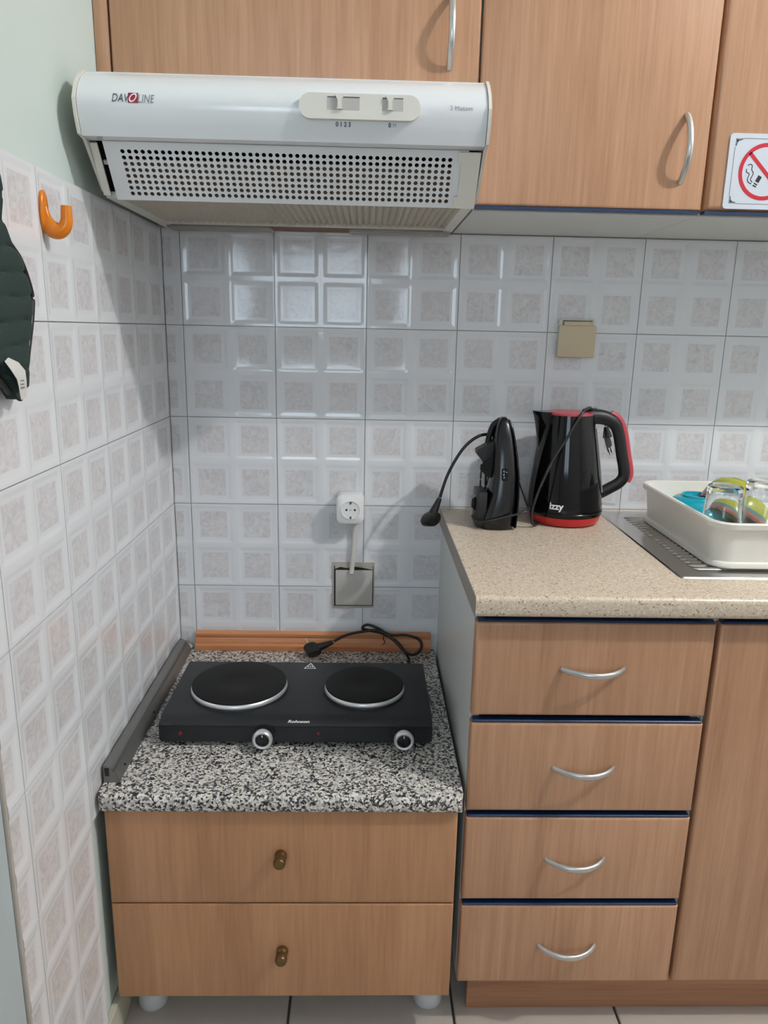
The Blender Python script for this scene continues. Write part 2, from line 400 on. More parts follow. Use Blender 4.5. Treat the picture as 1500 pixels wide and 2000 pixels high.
d = panel('door', sinkcab, bx1+.0045, 1.582, yf, .1125, .820, M_WOOD, r=.006); nav_edge(d, bx1+.008, 1.578, yf+.0015, .8202)
tag(obj('plinth_board', bxm(.650, 1.70, -.518, -.502, .0005, .1110, bev=.001), M_WOODX), 'beech plinth board on the floor beneath the drawers and tall door', 'plinth')
top = thing('worktop', 'beige speckled worktop carrying the kettle, iron and sink', 'worktop', (1.15, -.29, .8355))
obj('slab', bxm(.6165, 1.70, -.588, -.0005, .8355, .871, bev=.009, seg=4, edges=lambda e: max(v.co.y for v in e.verts) < -.58 and abs(e.verts[0].co.x-e.verts[1].co.x) > .1), M_TOP, top)
obj('edge_band', bxm(.6152, .6163, -.5865, -.0005, .8365, .8708), M_EDGE, top, smooth=0)

# upper cabinets
yu = -.32
up1 = thing('wall_cabinet', 'beech wall cabinet with long door right above the cooker hood', 'cabinet', (.3, -.16, 1.64), 'wall cabinets')
obj('carcass', bxm(.004, .6195, -.300, 0, 1.640, 2.30), M_MELA, up1, smooth=0)
obj('filler_strip', bxm(-.0075, .0160, -.318, -.300, 1.636, 2.30, bev=.002), M_WOOD, up1)
d = panel('door', up1, .0185, .6185, yu, 1.639, 2.30, M_WOOD)
obj('handle', HMV, M_HANDLE, d, at=(.569, yu+.0005, 1.744))
up2 = thing('wall_cabinet', 'beech wall cabinet with silver handle between cooker hood and no-smoking sign', 'cabinet', (.82, -.16, 1.4785), 'wall cabinets')
obj('carcass', bxm(.6200, 1.0150, -.300, 0, 1.4755, 2.30, bev=.0008, seg=1), M_MELA, up2, smooth=0)
d = panel('door', up2, .6215, 1.0145, yu, 1.4830, 2.30, M_WOOD)
obj('edge_strip', bxm(.623, 1.013, yu+.001, yu+.018, 1.4785, 1.4828), M_NAVY, d, smooth=0)
obj('handle', HMV, M_HANDLE, d, at=(.9722, yu+.0005, 1.580))
up3 = thing('wall_cabinet', 'beech wall cabinet at the right edge with the no-smoking sign on its door', 'cabinet', (1.22, -.16, 1.4785), 'wall cabinets')
obj('carcass', bxm(1.0165, 1.9550, -.300, 0, 1.4755, 2.30, bev=.0008, seg=1), M_MELA, up3, smooth=0)  # out-of-view right part added so the cabinet shadow continues along the wall
d = panel('door', up3, 1.0195, 1.9545, yu, 1.4830, 2.30, M_WOOD, r=.010)
obj('edge_strip', bxm(1.021, 1.953, yu+.001, yu+.018, 1.4785, 1.4828), M_NAVY, d, smooth=0)

# left low cabinet with granite-look top
lc = thing('drawer_cabinet', 'low beech cabinet with two brass-knobbed drawers under the hotplate top', 'cabinet', (.308, -.30, .0))
obj('carcass', bxm(.018, .604, -.560, -.03, .097, .480), M_MELA, lc, smooth=0)
KN = lambda: lathe(bm_new(), [(.0085, 0), (.0106, -.003), (.0106, -.010), (.0092, -.0125), (.0092, -.0145), (.0106, -.0165), (.0106, -.0260), (.0092, -.0285), (.0070, -.0288), (.001, -.0280)], 20, axis='y')
knm = to_mesh('knob', KN(), 40); knm.materials.append(M_BRASS)
for z0, z1, zk, xk in ((.2965, .4800, .396, .3050), (.0950, .2935, .198, .3050)):
    d = panel('drawer', lc, .0095, .6065, -.580, z0, z1, M_WOOD2, r=.003)
    obj('knob', knm, M_BRASS, d, at=(xk, -.5795, zk))
ftm = to_mesh('foot', lathe(bm_new(), [(.027, .0005), (.0285, .004), (.0275, .030), (.0235, .034), (.0235, .028), (.013, .028), (.013, .0965)], 28), 40); ftm.materials.append(M_FOOT)
for fx, fy in ((.0445, -.497), (.5765, -.495), (.0445, -.08), (.5765, -.08)): obj('foot', ftm, M_FOOT, lc, at=(fx, fy, 0))
gr = obj('granite_worktop', bxm(.0035, .6135, -.592, -.002, .4815, .515, bev=.012, seg=4, edges=lambda e: max(v.co.y for v in e.verts) < -.58), M_GRANITE)
tag(gr, 'black and white granite-patterned worktop under the hotplate', 'worktop')
# grey aluminium profile along the left wall
ap = thing('metal_profile', 'grey aluminium sealing profile lying along the left wall tiles', 'trim profile', (.018, -.28, .515))
obj('channel', poly_extrude(bm_new(), [(.0035, .5156), (.0300, .5156), (.0305, .5185), (.0215, .5365), (.0190, .5360), (.0175, .5410), (.0085, .5470), (.0035, .5470)], 'y', -.553, -.024), M_ALU, ap, smooth=20)
obj('lip', bxm(.0165, .0190, -.5525, -.0245, .5405, .5428), M_ALU, ap)
for yy in (-.515, -.335): obj('screw_hole', lathe(bm_new(), [(.0028, -.0006), (.0028, .0006)], 12, c=(.0270, yy, .5262)), M_DARK, ap)
obj('end_slot', bxm(.006, .0135, -.5542, -.5528, .528, .543, bev=.0004), M_DARK, ap)
# pine moulding at the back
pm = obj('wood_moulding', poly_extrude(bm_new(), [(-.002, .5155), (-.021, .5155), (-.021, .527), (-.0165, .532), (-.0165, .540), (-.013, .546), (-.0155, .550), (-.0155, .556), (-.002, .560)], 'x', .0385, .6045), M_PINE)
tag(pm, 'short pine moulding standing against the wall behind the hotplate', 'moulding')
bm = bm_new()
for i in range(9):
    a, b_, c_ = .008+.024*random.random(), -.004-.02*random.random(), .004+.006*random.random()
    lathe(bm, [(c_*.6, .5152), (c_, .5152+c_*.6), (c_*.5, .5152+c_*1.3)], 7, c=(a, b_, 0))
cr = obj('mortar_crumbs', bm, M_MORTAR); cr['kind'] = 'stuff'; tag(cr, 'loose grey mortar crumbs in the corner behind the hotplate', 'mortar')

# ------------------------------------------------------------------ cooker hood
hx0, hx1 = .0175, .6150
hood = thing('cooker_hood', 'white cooker hood with perforated slanted front above the hotplate', 'cooker hood', (.316, -.25, 1.465))
cap = [(-.003, 1.478), (-.003, 1.632), (-.462, 1.632), (-.480, 1.620), (-.497, 1.603), (-.507, 1.583), (-.5035, 1.561), (-.494, 1.5385), (-.474, 1.536), (-.406, 1.4765)]
for a, b_ in ((hx0, hx0+.0045), (hx1-.0045, hx1)): obj('end_plate', poly_extrude(bm_new(), cap, 'x', a, b_), M_CREAM, hood)
fa = [(-.458, 1.6300), (-.477, 1.6185), (-.4935, 1.6020), (-.5030, 1.5830), (-.4995, 1.5610), (-.4905, 1.5370)]
fb = []
FP = catmull([(0, y, z) for y, z in fa], 6)
outer = [(p.y, p.z) for p in FP]
inner = [(y+.0025, z) for y, z in outer]
inner[-1] = (-.462, 1.5395)
obj('fascia', poly_extrude(bm_new(), outer+[(-.462, 1.5370)]+[(-.462, 1.5390)]+[(y+.003, z+.001) for y, z in outer[::-1][1:]], 'x', hx0+.0052, hx1-.0052), M_HOOD, hood, smooth=60)
bm = bm_new(); box(bm, hx0+.0052, hx1-.0052, -.4575, -.003, 1.6285, 1.6310); box(bm, hx0+.0052, hx1-.0052, -.006, -.003, 1.478, 1.628)
obj('housing', bm, M_HOOD, hood, smooth=0)
def fy(z):   # front of fascia at height z
    for (y0, z0), (y1, z1) in zip(outer, outer[1:]):
        if z1 <= z <= z0: return y0+(y1-y0)*(z-z0)/(z1-z0)
    return -.503
# perforated panel: 50 x 8 holes
pt, pb = Vector((0, -.4650, 1.5365)), Vector((0, -.4085, 1.4640))
Lp = (pt-pb).length; dv = (pb-pt)/Lp; nrm = Vector((0, dv.z, -dv.y)).normalized()
if nrm.y > 0: nrm = -nrm
def pp(u, v, d=0): return Vector((u, 0, 0))+pt+dv*v+nrm*d
bm = bm_new()
px0, px1 = .0425, .5900; hx_0, hx_p, nh = .0690, .01008, 50; v0_, vp, nv = .0150, .00945, 8
hl, hr = hx_0-hx_p/2, hx_0+hx_p*(nh-.5); vt, vb = v0_-vp/2, v0_+vp*(nv-.5)
vc = {}
def V(u, v, d=0):
    k = (round(u, 5), round(v, 5), d)
    if k not in vc: vc[k] = bm.verts.new(pp(u, v, d))
    return vc[k]
NS = 12
for i in range(nh):
    for j in range(nv):
        cu_, cv_ = hx_0+hx_p*i, v0_+vp*j
        ring = []; outr = []; ring2 = []
        for k in range(NS):
            a = 2*PI*(k+.5)/NS; ca, sa = math.cos(a), math.sin(a)
            ring.append(bm.verts.new(pp(cu_+.0033*ca, cv_+.0033*sa))); ring2.append(bm.verts.new(pp(cu_+.0033*ca, cv_+.0033*sa, -.0008)))
            q = max(abs(ca), abs(sa)); outr.append(V(cu_+hx_p/2*ca/q, cv_+vp/2*sa/q))
        cs = {0: (1, 1), 1: (-1, 1), 2: (-1, -1), 3: (1, -1)}
        for k in range(NS):
            l = (k+1) % NS
            a0, a1 = 2*PI*(k+.5)/NS, 2*PI*(k+1.5)/NS
            f = [ring[k], outr[k]]
            for qd, (sx, sy) in cs.items():
                ac = PI/4+qd*PI/2
                if a0 < ac-1e-6 and a1 > ac+1e-6: f.append(V(cu_+sx*hx_p/2, cv_+sy*vp/2))
            f += [outr[l], ring[l]]
            bm.faces.new(f); bm.faces.new((ring[k], ring[l], ring2[l], ring2[k]))
def q4(u0, u1, a, b_): bm.faces.new([bm.verts.new(pp(u0, a)), bm.verts.new(pp(u1, a)), bm.verts.new(pp(u1, b_)), bm.verts.new(pp(u0, b_))])
q4(px0, hl, 0, Lp); q4(hr, px1, 0, Lp); q4(hl, hr, 0, vt); q4(hl, hr, vb, Lp)
bmesh.ops.recalc_face_normals(bm, faces=bm.faces[:])
pan = obj('perforated_panel', bm, M_HOOD, hood, smooth=0)
def slab(bm, u0, u1, a, b_, d0, d1):
    loft(bm, [[pp(u0, a, d), pp(u1, a, d), pp(u1, b_, d), pp(u0, b_, d)] for d in (d0, d1)]); return bm
obj('inner_filter', slab(bm_new(), .05, .584, .030, Lp-.003, -.0090, -.0065), M_BROWN, hood, smooth=0)
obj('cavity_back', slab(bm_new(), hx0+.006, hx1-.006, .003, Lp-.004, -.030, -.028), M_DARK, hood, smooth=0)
obj('inner_bracket', slab(bm_new(), hx0+.005, .0335, .004, Lp-.006, -.004, -.001), M_CREAM, hood, smooth=0)
obj('inner_tab', slab(bm_new(), .0335, .046, .034, .040, -.012, -.008), M_CREAM, hood, smooth=0)
bm = bm_new(); slab(bm, .5745, .6085, .002, .018, .0003, .0030); slab(bm, .5800, .6085, .018, Lp-.020, .0003, .0030); slab(bm, .5740, .6085, Lp-.020, Lp-.001, .0003, .0030)
obj('right_bracket', bm, M_CREAM, hood, smooth=0)
# ribbed filter underneath
bm = bm_new(); n = 46; fx0, fx1 = .045, .590
for y0, y1, z0, z1 in ((-.404, -.112, 1.4665, 1.4705),):
    vs = []
    for i in range(n*2+1):
        x = fx0+(fx1-fx0)*i/(n*2); dz = .0060 if i % 2 else 0
        vs.append((bm.verts.new((x, y0, z0+dz)), bm.verts.new((x, y1, z1+dz))))
    for a, b_ in zip(vs, vs[1:]): bm.faces.new((a[0], b_[0], b_[1], a[1]))
bmesh.ops.recalc_face_normals(bm, faces=bm.faces[:])
obj('ribbed_filter', bm, M_FILTER, hood, smooth=0)
bm = bm_new()
box(bm, hx0+.006, .045, -.4030, -.006, 1.4675, 1.4765); box(bm, .590, hx1-.006, -.4030, -.006, 1.4675, 1.4765); box(bm, .045, .590, -.112, -.098, 1.4685, 1.4765); box(bm, .045, .590, -.4080, -.4035, 1.4645, 1.4680)
obj('bottom_frame', bm, M_CREAM, hood, smooth=0)
obj('lamp_box', bxm(.0235, .609, -.0975, -.012, 1.470, 1.4765), M_BROWN, hood, smooth=0)
for a, b_ in ((.034, .248), (.400, .610)):
    r_ = rrect(a, b_-.003, -.094, -.034, .012)
    obj('light_cover', loft(bm_new(), [[(x, y, 1.4696) for x, y in r_], [(x, y, 1.4655) for x, y in r_], [(x*.98+(a+b_)/2*.02, y*.9-.0064, 1.4635) for x, y in r_]]), M_LENS, hood)
# control plate on the fascia
cpl = obj('control_plate', poly_extrude(bm_new(), rrect(.3385, .5121, 1.5640, 1.5975, .0160, 8), 'y', -.5085, -.4960), M_CREAM, hood, smooth=50)
bevel_es = None
for a, b_, sl in ((.3790, .4250, .3965), (.4575, .4872, .4685)):
    obj('slot', bxm(a, b_, -.5088, -.5080, 1.5760, 1.5930), M_JBOX, cpl, smooth=0)
    obj('painted_slot_shadow', bxm(a, b_, -.50895, -.5081, 1.5915, 1.5930), M_PRINT, cpl, smooth=0)  # flat grey strip paints the shade under the slot's top edge
    obj('slider', poly_extrude(bm_new(), [(sl-.0065, 1.5945), (sl+.0065, 1.5945), (sl+.0028, 1.5880), (sl+.0028, 1.5790), (sl+.0045, 1.5765), (sl-.0045, 1.5765), (sl-.0028, 1.5790), (sl-.0028, 1.5880)], 'y', -.5125, -.5084), M_CREAM, cpl, smooth=0)
hmap = lambda x0, z0: (lambda u, v: (x0+u, fy(z0+v)-.0010, z0+v))
text('printed_logo', 'DAV', .0165, M_PRINT, hmap(.0722, 1.5795), hood, shear=.18, wide=.72)
text('printed_logo', 'LINE', .0165, M_PRINTL, hmap(.1088, 1.5790), hood, shear=.18, wide=.70)
bm = bm_new(); qq = [[bm.verts.new((x, fy(z)-.0006, z)) for x in (.0955, .1100)] for z in [1.5785+.0140*k/14 for k in range(15)]]
for a, b_ in zip(qq, qq[1:]): bm.faces.new((a[0], a[1], b_[1], b_[0]))
obj('logo_square', bm, M_CRIM, hood)
bm = bm_new(); oo, ii = [], []
for k in range(24):
    a = 2*PI*k/24
    for lst, s_ in ((oo, 1), (ii, .66)):
        u, v = .0072*s_*math.cos(a), .0044*s_*math.sin(a); t_ = math.radians(52)
        X_, Z_ = .1027+u*math.cos(t_)-v*math.sin(t_), 1.5855+u*math.sin(t_)+v*math.cos(t_)
        lst.append(bm.verts.new((X_, fy(Z_)-.0011, Z_)))
for k in range(24): bm.faces.new((oo[k], oo[(k+1) % 24], ii[(k+1) % 24], ii[k]))
obj('logo_oval', bm, M_WPRINT, hood)
text('printed_caption', '2 Motors', .0088, M_PRINTL, hmap(.5550, 1.5808), hood)
text('printed_scale', '0 1 2 3', .0078, M_PRINT, lambda u, v: hmap(.3905, 1.5565)(u, v), hood, bold=.0002)
text('printed_scale', '0', .0078, M_PRINT, hmap(.4668, 1.5570), hood, bold=.0002)
text('printed_scale', 'M', .0066, M_PRINTL, hmap(.4732, 1.5572), hood)

# ------------------------------------------------------------------ hotplate
hp = thing('hotplate', 'black two-plate electric hotplate with steel-ringed knobs on granite-patterned top', 'hotplate', (.32, -.31, .515))
A, Bx = .0655, .5725
prof = [(-.192, .5230), (-.192, .5660), (-.196, .5700), (-.412, .5700), (-.4375, .5620), (-.4400, .5590), (-.4400, .5260), (-.436, .5230)]
rings = []
for x, ins in ((A, .004), (A+.0015, .0015), (A+.005, 0), (Bx-.005, 0), (Bx-.0015, .0015), (Bx, .004)):
    cyy, czz = -.316, .546
    rings.append([(x, y-math.copysign(ins, y-cyy), z-math.copysign(ins, z-czz)) for y, z in prof])
obj('body', loft(bm_new(), rings), M_BLACK, hp)
obj('trim_line', bxm(A+.004, Bx-.004, -.4404, -.4396, .5555, .5562), M_BLACKM, hp, smooth=0)
for x, y in ((.09, -.215), (.548, -.215), (.09, -.415), (.548, -.415)):
    obj('foot', lathe(bm_new(), [(.010, .5155), (.012, .5185), (.012, .5235)], 16, c=(x, y, 0)), M_BLACKM, hp)
for x, y, r in ((.1955, -.3160, .0925), (.4450, -.3200, .0775)):
    pl = obj('cooking_plate', lathe(bm_new(), [(r-.004, .5702), (r-.0030, .5780), (r-.0030, .5819), (r+.0004, .5820), (r+.0002, .5842), (r-.003, .5855), (r*.35, .5850), (r*.30, .5842), (.001, .5842)], 64, c=(x, y, 0), cap0=False), M_PLATE, hp, smooth=30)
    obj('steel_ring', lathe(bm_new(), [(r+.0020, .5732), (r+.0028, .5745), (r+.0004, .5815), (r-.0010, .5818), (r-.0020, .5732)], 64, c=(x, y, 0), cap0=False, cap1=False), M_SATIN, pl, smooth=60)
    obj('collar', lathe(bm_new(), [(r+.004, .5700), (r+.003, .5738), (r-.002, .5738)], 64, c=(x, y, 0), cap0=False, cap1=False), M_BLACK, pl, smooth=60)
for x, z in ((.2600, .5440), (.5180, .5435)):
    k = obj('knob', lathe(bm_new(), [(.0205, -.4405), (.0205, -.4445), (.0165, -.4450), (.0170, -.4640)], 32, c=(x, 0, z), axis='y', cap0=False), M_BLACKM, hp)
    obj('ring', lathe(bm_new(), [(.0178, -.4560), (.0188, -.4600), (.0184, -.4655), (.0160, -.4680), (.0128, -.4670), (.0125, -.4642)], 36, c=(x, 0, z), axis='y', cap0=False, cap1=False), M_SATIN, k, smooth=60)
    obj('face', lathe(bm_new(), [(.0124, -.4640), (.0120, -.4655), (.001, -.4655)], 28, c=(x, 0, z), axis='y', cap0=False), M_BLACKG, k)
    obj('pointer', bxm(x-.0008, x+.0008, -.4662, -.4654, z+.006, z+.0105), M_WPRINT, k, smooth=0)
for x in (.1062, .3600):
    obj('pilot_light', lathe(bm_new(), [(.0045, -.4396), (.0045, -.4412), (.002, -.4425)], 16, c=(x, 0, .5425), axis='y', cap0=False), M_REDL, hp)
text('printed_logo', 'Rohnson', .0095, M_WPRINT, lambda u, v: (.3030+u, -.4372+v*.93+.0008*0, .5636+v*.30), hp, shear=.25, wide=1.18, bold=.00025)
bm = bm_new(); to_, ti_ = [(.3288, -.1985), (.3155, -.2270), (.3420, -.2270)], [(.3288, -.2040), (.3188, -.2248), (.3387, -.2248)]
vo = [bm.verts.new((x, y, .5703)) for x, y in to_]; vi = [bm.verts.new((x, y, .5703)) for x, y in ti_]
for k in range(3): bm.faces.new((vo[k], vo[(k+1) % 3], vi[(k+1) % 3], vi[k]))
for dx in (-.0042, 0, .0042):
    ws = [(dx+.0008*math.sin(t_*2.2), -.2222+t_*.0036) for t_ in (0, 1, 2, 3)]
    for (a, b_), (c_, d_) in zip(ws, ws[1:]): bm.faces.new([bm.verts.new((.3288+q, y, .5703)) for q, y in ((a-.0008, b_), (a+.0008, b_), (c_+.0008, d_), (c_-.0008, d_))])
bmesh.ops.recalc_face_normals(bm, faces=bm.faces[:]); obj('warning_symbol', bm, M_WPRINT, hp)
def plug(parent, tip, back, r=.0185, mat=M_CORD, pins=True, pin_dir=None):
    """right-angle mains plug: round head at tip, tapered tail to back"""
    tip, back = Vector(tip), Vector(back); d = (back-tip).normalized()
    pd_ = Vector(pin_dir).normalized()
    bm = bm_new(); s1 = d.cross(pd_).normalized()
    path = [tip-d*r*.2, tip+d*r*.9, tip+(back-tip)*.62, back]
    n_ = 20; rings = []
    for kk, (dd, rr) in enumerate(((-.014, r*.80), (-.0125, r*.96), (.010, r), (.014, r*.84))):
        rings.append([tip+pd_*dd+(d*math.cos(2*PI*i/n_)+s1*math.sin(2*PI*i/n_))*rr for i in range(n_)])
    loft(bm, rings); h = obj('plug', bm, mat, parent, smooth=50)
    bm = bm_new(); P0 = tip+d*r*.6; pts = [P0.lerp(back, t) for t in (0, .25, .5, .75, 1)]
    sweep(bm, pts, .0105, None, 12, up=pd_, scale=lambda t: 1-.52*t); obj('strain_relief', bm, mat, h, smooth=50)
    if pins:
        for sgn in (-1, 1):
            b0 = tip+s1*sgn*.0085*.8+pd_*.0135
            bm = bm_new(); sweep(bm, [b0, b0+pd_*.016], .0022, None, 8, up=d); obj('pin', bm, M_CHROME, h)
    return h
CR = .0034
hc = [(.545, -.190, .530), (.5465, -.155, .521), (.549, -.095, .5195), (.546, -.055, .5235), (.520, -.032, .5480), (.485, -.026, .5665), (.455, -.027, .5735), (.4385, -.029, .5800), (.450, -.029, .5890), (.475, -.033, .5825), (.505, -.034, .5660), (.545, -.034, .5655), (.574, -.037, .5560), (.5805, -.044, .5400), (.568, -.054, .5270), (.545, -.060, .5310), (.515, -.046, .5560), (.480, -.036, .5765), (.440, -.038, .5755), (.400, -.044, .5680), (.372, -.052, .5560)]
obj('power_cord', sweep(bm_new(), catmull(hc, 6), CR, None, 8), M_CORD, hp, smooth=60)
plug(hp, (.322, -.060, .5375), (.370, -.053, .5545), r=.0175, pin_dir=(-.45, .62, .5))
obj('cord_tie', sweep(bm_new(), catmull([(.494, -.041, .575), (.489, -.0455, .562), (.493, -.045, .551), (.487, -.0455, .545)], 5), .0012, None, 6), M_CORD, hp)

# ------------------------------------------------------------------ sockets on the wall
ad_ = thing('plug_adapter', 'white round socket adapter on the tiles above the junction box', 'socket', (.407, -.02, .838))
pts = rrect(.3755, .4390, .8385, .9095, .014, 6); cx_, cz_ = .4073, .874
def shr(k, y): return [(cx_+(x-cx_)*k, y, cz_+(z-cz_)*k) for x, z in pts]
obj('body', loft(bm_new(), [shr(.93, -.0005), shr(1, -.006), shr(1, -.032), shr(.96, -.040), shr(.86, -.0425)]), M_WHITEP, ad_, smooth=40)
fc = obj('face', lathe(bm_new(), [(.0222, -.0425), (.0225, -.0445), (.0200, -.0448), (.0192, -.0432), (.001, -.0430)], 36, c=(.4085, 0, .8735), axis='y', cap0=False), M_WHITEP, ad_)
for dx, dz, rr in ((-.0095, 0, .0026), (.0095, 0, .0026), (0, 0, .0018)):
    obj('hole', lathe(bm_new(), [(rr, -.0429), (rr*.9, -.0434), (.0004, -.0434)], 12, c=(.4085+dx, 0, .8735+dz), axis='y', cap0=False), M_DARK if dx else M_JBOX, fc)
for dz in (-.0180, .0165): obj('earth_clip', bxm(.4065, .4105, -.0452, -.0430, .8735+dz-.0028, .8735+dz+.0028, bev=.0006, seg=1), M_PRINT, fc)
tag(obj('cable_conduit', sweep(bm_new(), catmull([(.4185, -.0065, .8375), (.4175, -.0065, .800), (.4150, -.0065, .760), (.4120, -.0065, .7220), (.4105, -.009, .7100)], 6), .0058, .0048, 12, up=(0, 1, 0)), M_CABLE, smooth=60), 'white flat cable running down the tiles from socket adapter to junction box', 'cable')
jb = thing('junction_box', 'square grey junction box cover set in mortar below the socket adapter', 'junction box', (.4165, -.003, .6215))
mo = [(.3662, .6213), (.4100, .6205), (.4652, .6213), (.4658, .735), (.430, .7352), (.3668, .7355)]
obj('mortar_bed', poly_extrude(bm_new(), mo, 'y', -.0012, .0025), M_MORTAR, jb, smooth=0)
obj('recess', bxm(.3700, .4630, -.0016, -.0010, .6265, .7265), M_DARK, jb, smooth=0)
obj('broken_mortar', poly_extrude(bm_new(), [(.372, .7195), (.385, .7245), (.400, .7215), (.418, .7255), (.436, .7230), (.4615, .7180), (.4615, .7300), (.372, .7300)], 'y', -.0026, -.0010), M_MORTAR, jb, smooth=0)
obj('cover', bxm(.3732, .4612, -.0055, -.0018, .6292, .7170, bev=.0012, seg=2), M_JBOX, jb)
obj('cable_notch', bxm(.3990, .4130, -.0059, -.0054, .7085, .7150), M_MORTAR, jb, smooth=0)
bs = thing('wall_socket', 'beige wall socket with closed flip lid between wall cabinet and kettle', 'socket', (.90, -.01, 1.222))
obj('frame', bxm(.8625, .9400, -.0090, -.0003, 1.2240, 1.3030, bev=.002), M_IVORY, bs)
lid = obj('lid', bxm(.8600, .9430, -.0165, -.0092, 1.2215, 1.2900, bev=.0025, seg=3), M_BEIGE, bs)
obj('hinge_tab', bxm(.8715, .9330, -.0150, -.0092, 1.2895, 1.2985, bev=.001), M_BEIGE, lid)
obj('hinge_gap', poly_extrude(bm_new(), [(.8695, 1.2900), (.8695, 1.3005), (.9345, 1.3005), (.9345, 1.2900), (.9333, 1.2900), (.9333, 1.2990), (.8707, 1.2990), (.8707, 1.2900)], 'y', -.0096, -.0089), M_DARK, bs, smooth=0)

# ------------------------------------------------------------------ kettle
kx, ky, kz = .8800, -.0985, .871
kt = thing('kettle', 'glossy black and red electric kettle on the beige worktop', 'kettle', (kx, ky, kz))
def kc(z):  # centre shift and radius of the jug at height z above the worktop
    t = max(0, min(1, (z-.022)/.213)); r = .0815-.0285*t**1.35
    return kx-.006*t, r
base_p = [(.066, .0005), (.0735, .004), (.0765, .012), (.0780, .0205)]
obj('base', lathe(bm_new(), [(r, kz+h) for r, h in base_p], 48, c=(kx, ky, 0)), M_RED, kt, smooth=50)
rings = []
for i in range(25):
    h = .0212+.2135*i/24; cx_, r = kc(h)
    if i == 0: r -= .002
    rings.append([(cx_+r*math.cos(2*PI*j/56), ky+r*.98*math.sin(2*PI*j/56), kz+h) for j in range(56)])
jug = obj('jug', loft(bm_new(), rings), M_BLACKG, kt, smooth=50)
obj('seam', lathe(bm_new(), [(.0818, kz+.0300), (.0822, kz+.0306), (.0818, kz+.0312)], 56, c=(kx, ky, 0), cap0=False, cap1=False), M_IRONP, kt, smooth=60)
obj('lid', lathe(bm_new(), [(.0500, kz+.2348), (.0490, kz+.2385), (.0440, kz+.2400), (.001, kz+.2405)], 48, c=(kx-.006, ky, 0)), M_ROSE, kt, smooth=40)
# spout at the left
sp = []
for h, ext, wd in ((.165, .000, .012), (.185, .006, .018), (.210, .014, .022), (.228, .0205, .023), (.2395, .0255, .022)):
    cx_, r = kc(h); xo = cx_-r
    sp.append([(xo+.020, ky-wd*1.25, kz+h), (xo-ext*.45, ky-wd*.72, kz+h), (xo-ext, ky, kz+h+.001), (xo-ext*.45, ky+wd*.72, kz+h), (xo+.020, ky+wd*1.25, kz+h)])
obj('spout', loft(bm_new(), sp), M_BLACKG, kt, smooth=60)
hpth = catmull([(.905, ky, kz+.2290), (.945, ky, kz+.2290), (.972, ky, kz+.2180), (.985, ky, kz+.1950), (.9965, ky, kz+.1500), (1.006, ky, kz+.1080), (.998, ky, kz+.0880), (.975, ky, kz+.0730), (.945, ky, kz+.0560)], 7)
hd = obj('handle', sweep(bm_new(), hpth, .0135, .0110, 14, up=(0, 1, 0), scale=lambda t: 1.28-.95*min(t, .35)+(.12 if t > .5 else 0)*0), M_BLACKM, kt, smooth=60)
red_p = [p+Vector((.0095 if i > 2 else .004, 0, .0065 if i < 14 else 0)) for i, p in enumerate(hpth[8:39])]
red_p = [Vector(p) for p in catmull([(.962, ky, kz+.2345), (.981, ky, kz+.2235), (.9945, ky, kz+.1990), (1.0065, ky, kz+.1520), (1.0165, ky, kz+.1080), (1.0110, ky, kz+.0900)], 7)]
obj('red_band', sweep(bm_new(), red_p, .0105, .0052, 12, up=(0, 1, 0)), M_ROSE, hd, smooth=60)
# water window on the right of the jug
wn = []
for i in range(9):
    h = .070+.135*i/8; cx_, r = kc(h); a0 = math.radians(-14)
    wn.append([(cx_+(r+dd)*math.cos(a), ky+(r+dd)*.98*math.sin(a), kz+h) for a, dd in ((a0-.13, .0003), (a0-.12, .0022), (a0+.12, .0022), (a0+.13, .0003))])
obj('water_window', loft(bm_new(), wn), plain('smoky_clear_plastic', lin(150, 152, 150), .12, noise=.05), jug, smooth=40)
obj('switch_lever', loft(bm_new(), [[(.9500, ky-.020, kz+.041), (.9500, ky-.006, kz+.041), (.9500, ky-.006, kz+.046), (.9500, ky-.020, kz+.046)], [(.9690, ky-.022, kz+.0395), (.9690, ky-.005, kz+.0395), (.9690, ky-.005, kz+.0430), (.9690, ky-.022, kz+.0430)], [(.9860, ky-.021, kz+.0395), (.9860, ky-.006, kz+.0395), (.9860, ky-.006, kz+.0420), (.9860, ky-.021, kz+.0420)]]), plain('clear_grey_plastic', lin(186, 188, 188), .1, noise=.03), kt)
def kmap(z0, ang0):
    def f(u, v):
        h = z0+v; cx_, r = kc(h); a = math.radians(ang0)+u/r
        return (cx_+(r+.0006)*math.cos(a), ky+(r+.0006)*.98*math.sin(a), kz+h)
    return f
text('printed_logo', 'izzy', .0195, M_WPRINT, kmap(.0410, -127), kt, bold=.0006, wide=1.0)
text('logo_dot', '.', .0195, M_RED, kmap(.0545, -127), kt, bold=.0006)
cx_, r_ = kc(.1)
kcord = [(.812, -.150, kz+.0045), (.797, -.168, kz+.008), (.7905, -.178, kz+.030), (.793, -.185, kz+.060), (.806, -.184, kz+.100), (.830, -.1725, kz+.150), (.856, -.163, kz+.190), (.877, -.158, kz+.228), (.893, -.146, kz+.2470), (.910, -.124, kz+.2510), (.924, -.098, kz+.2450), (.940, -.074, kz+.2420), (.962, -.054, kz+.225), (.972, -.050, kz+.205)]
obj('power_cord', sweep(bm_new(), catmull(kcord, 7), .0030, None, 8), M_CORDG, kt, smooth=60)
plug(kt, (.9800, -.0500, kz+.170), (.973, -.050, kz+.202), r=.0165, mat=M_BLACKM, pin_dir=(.35, -.1, -1))

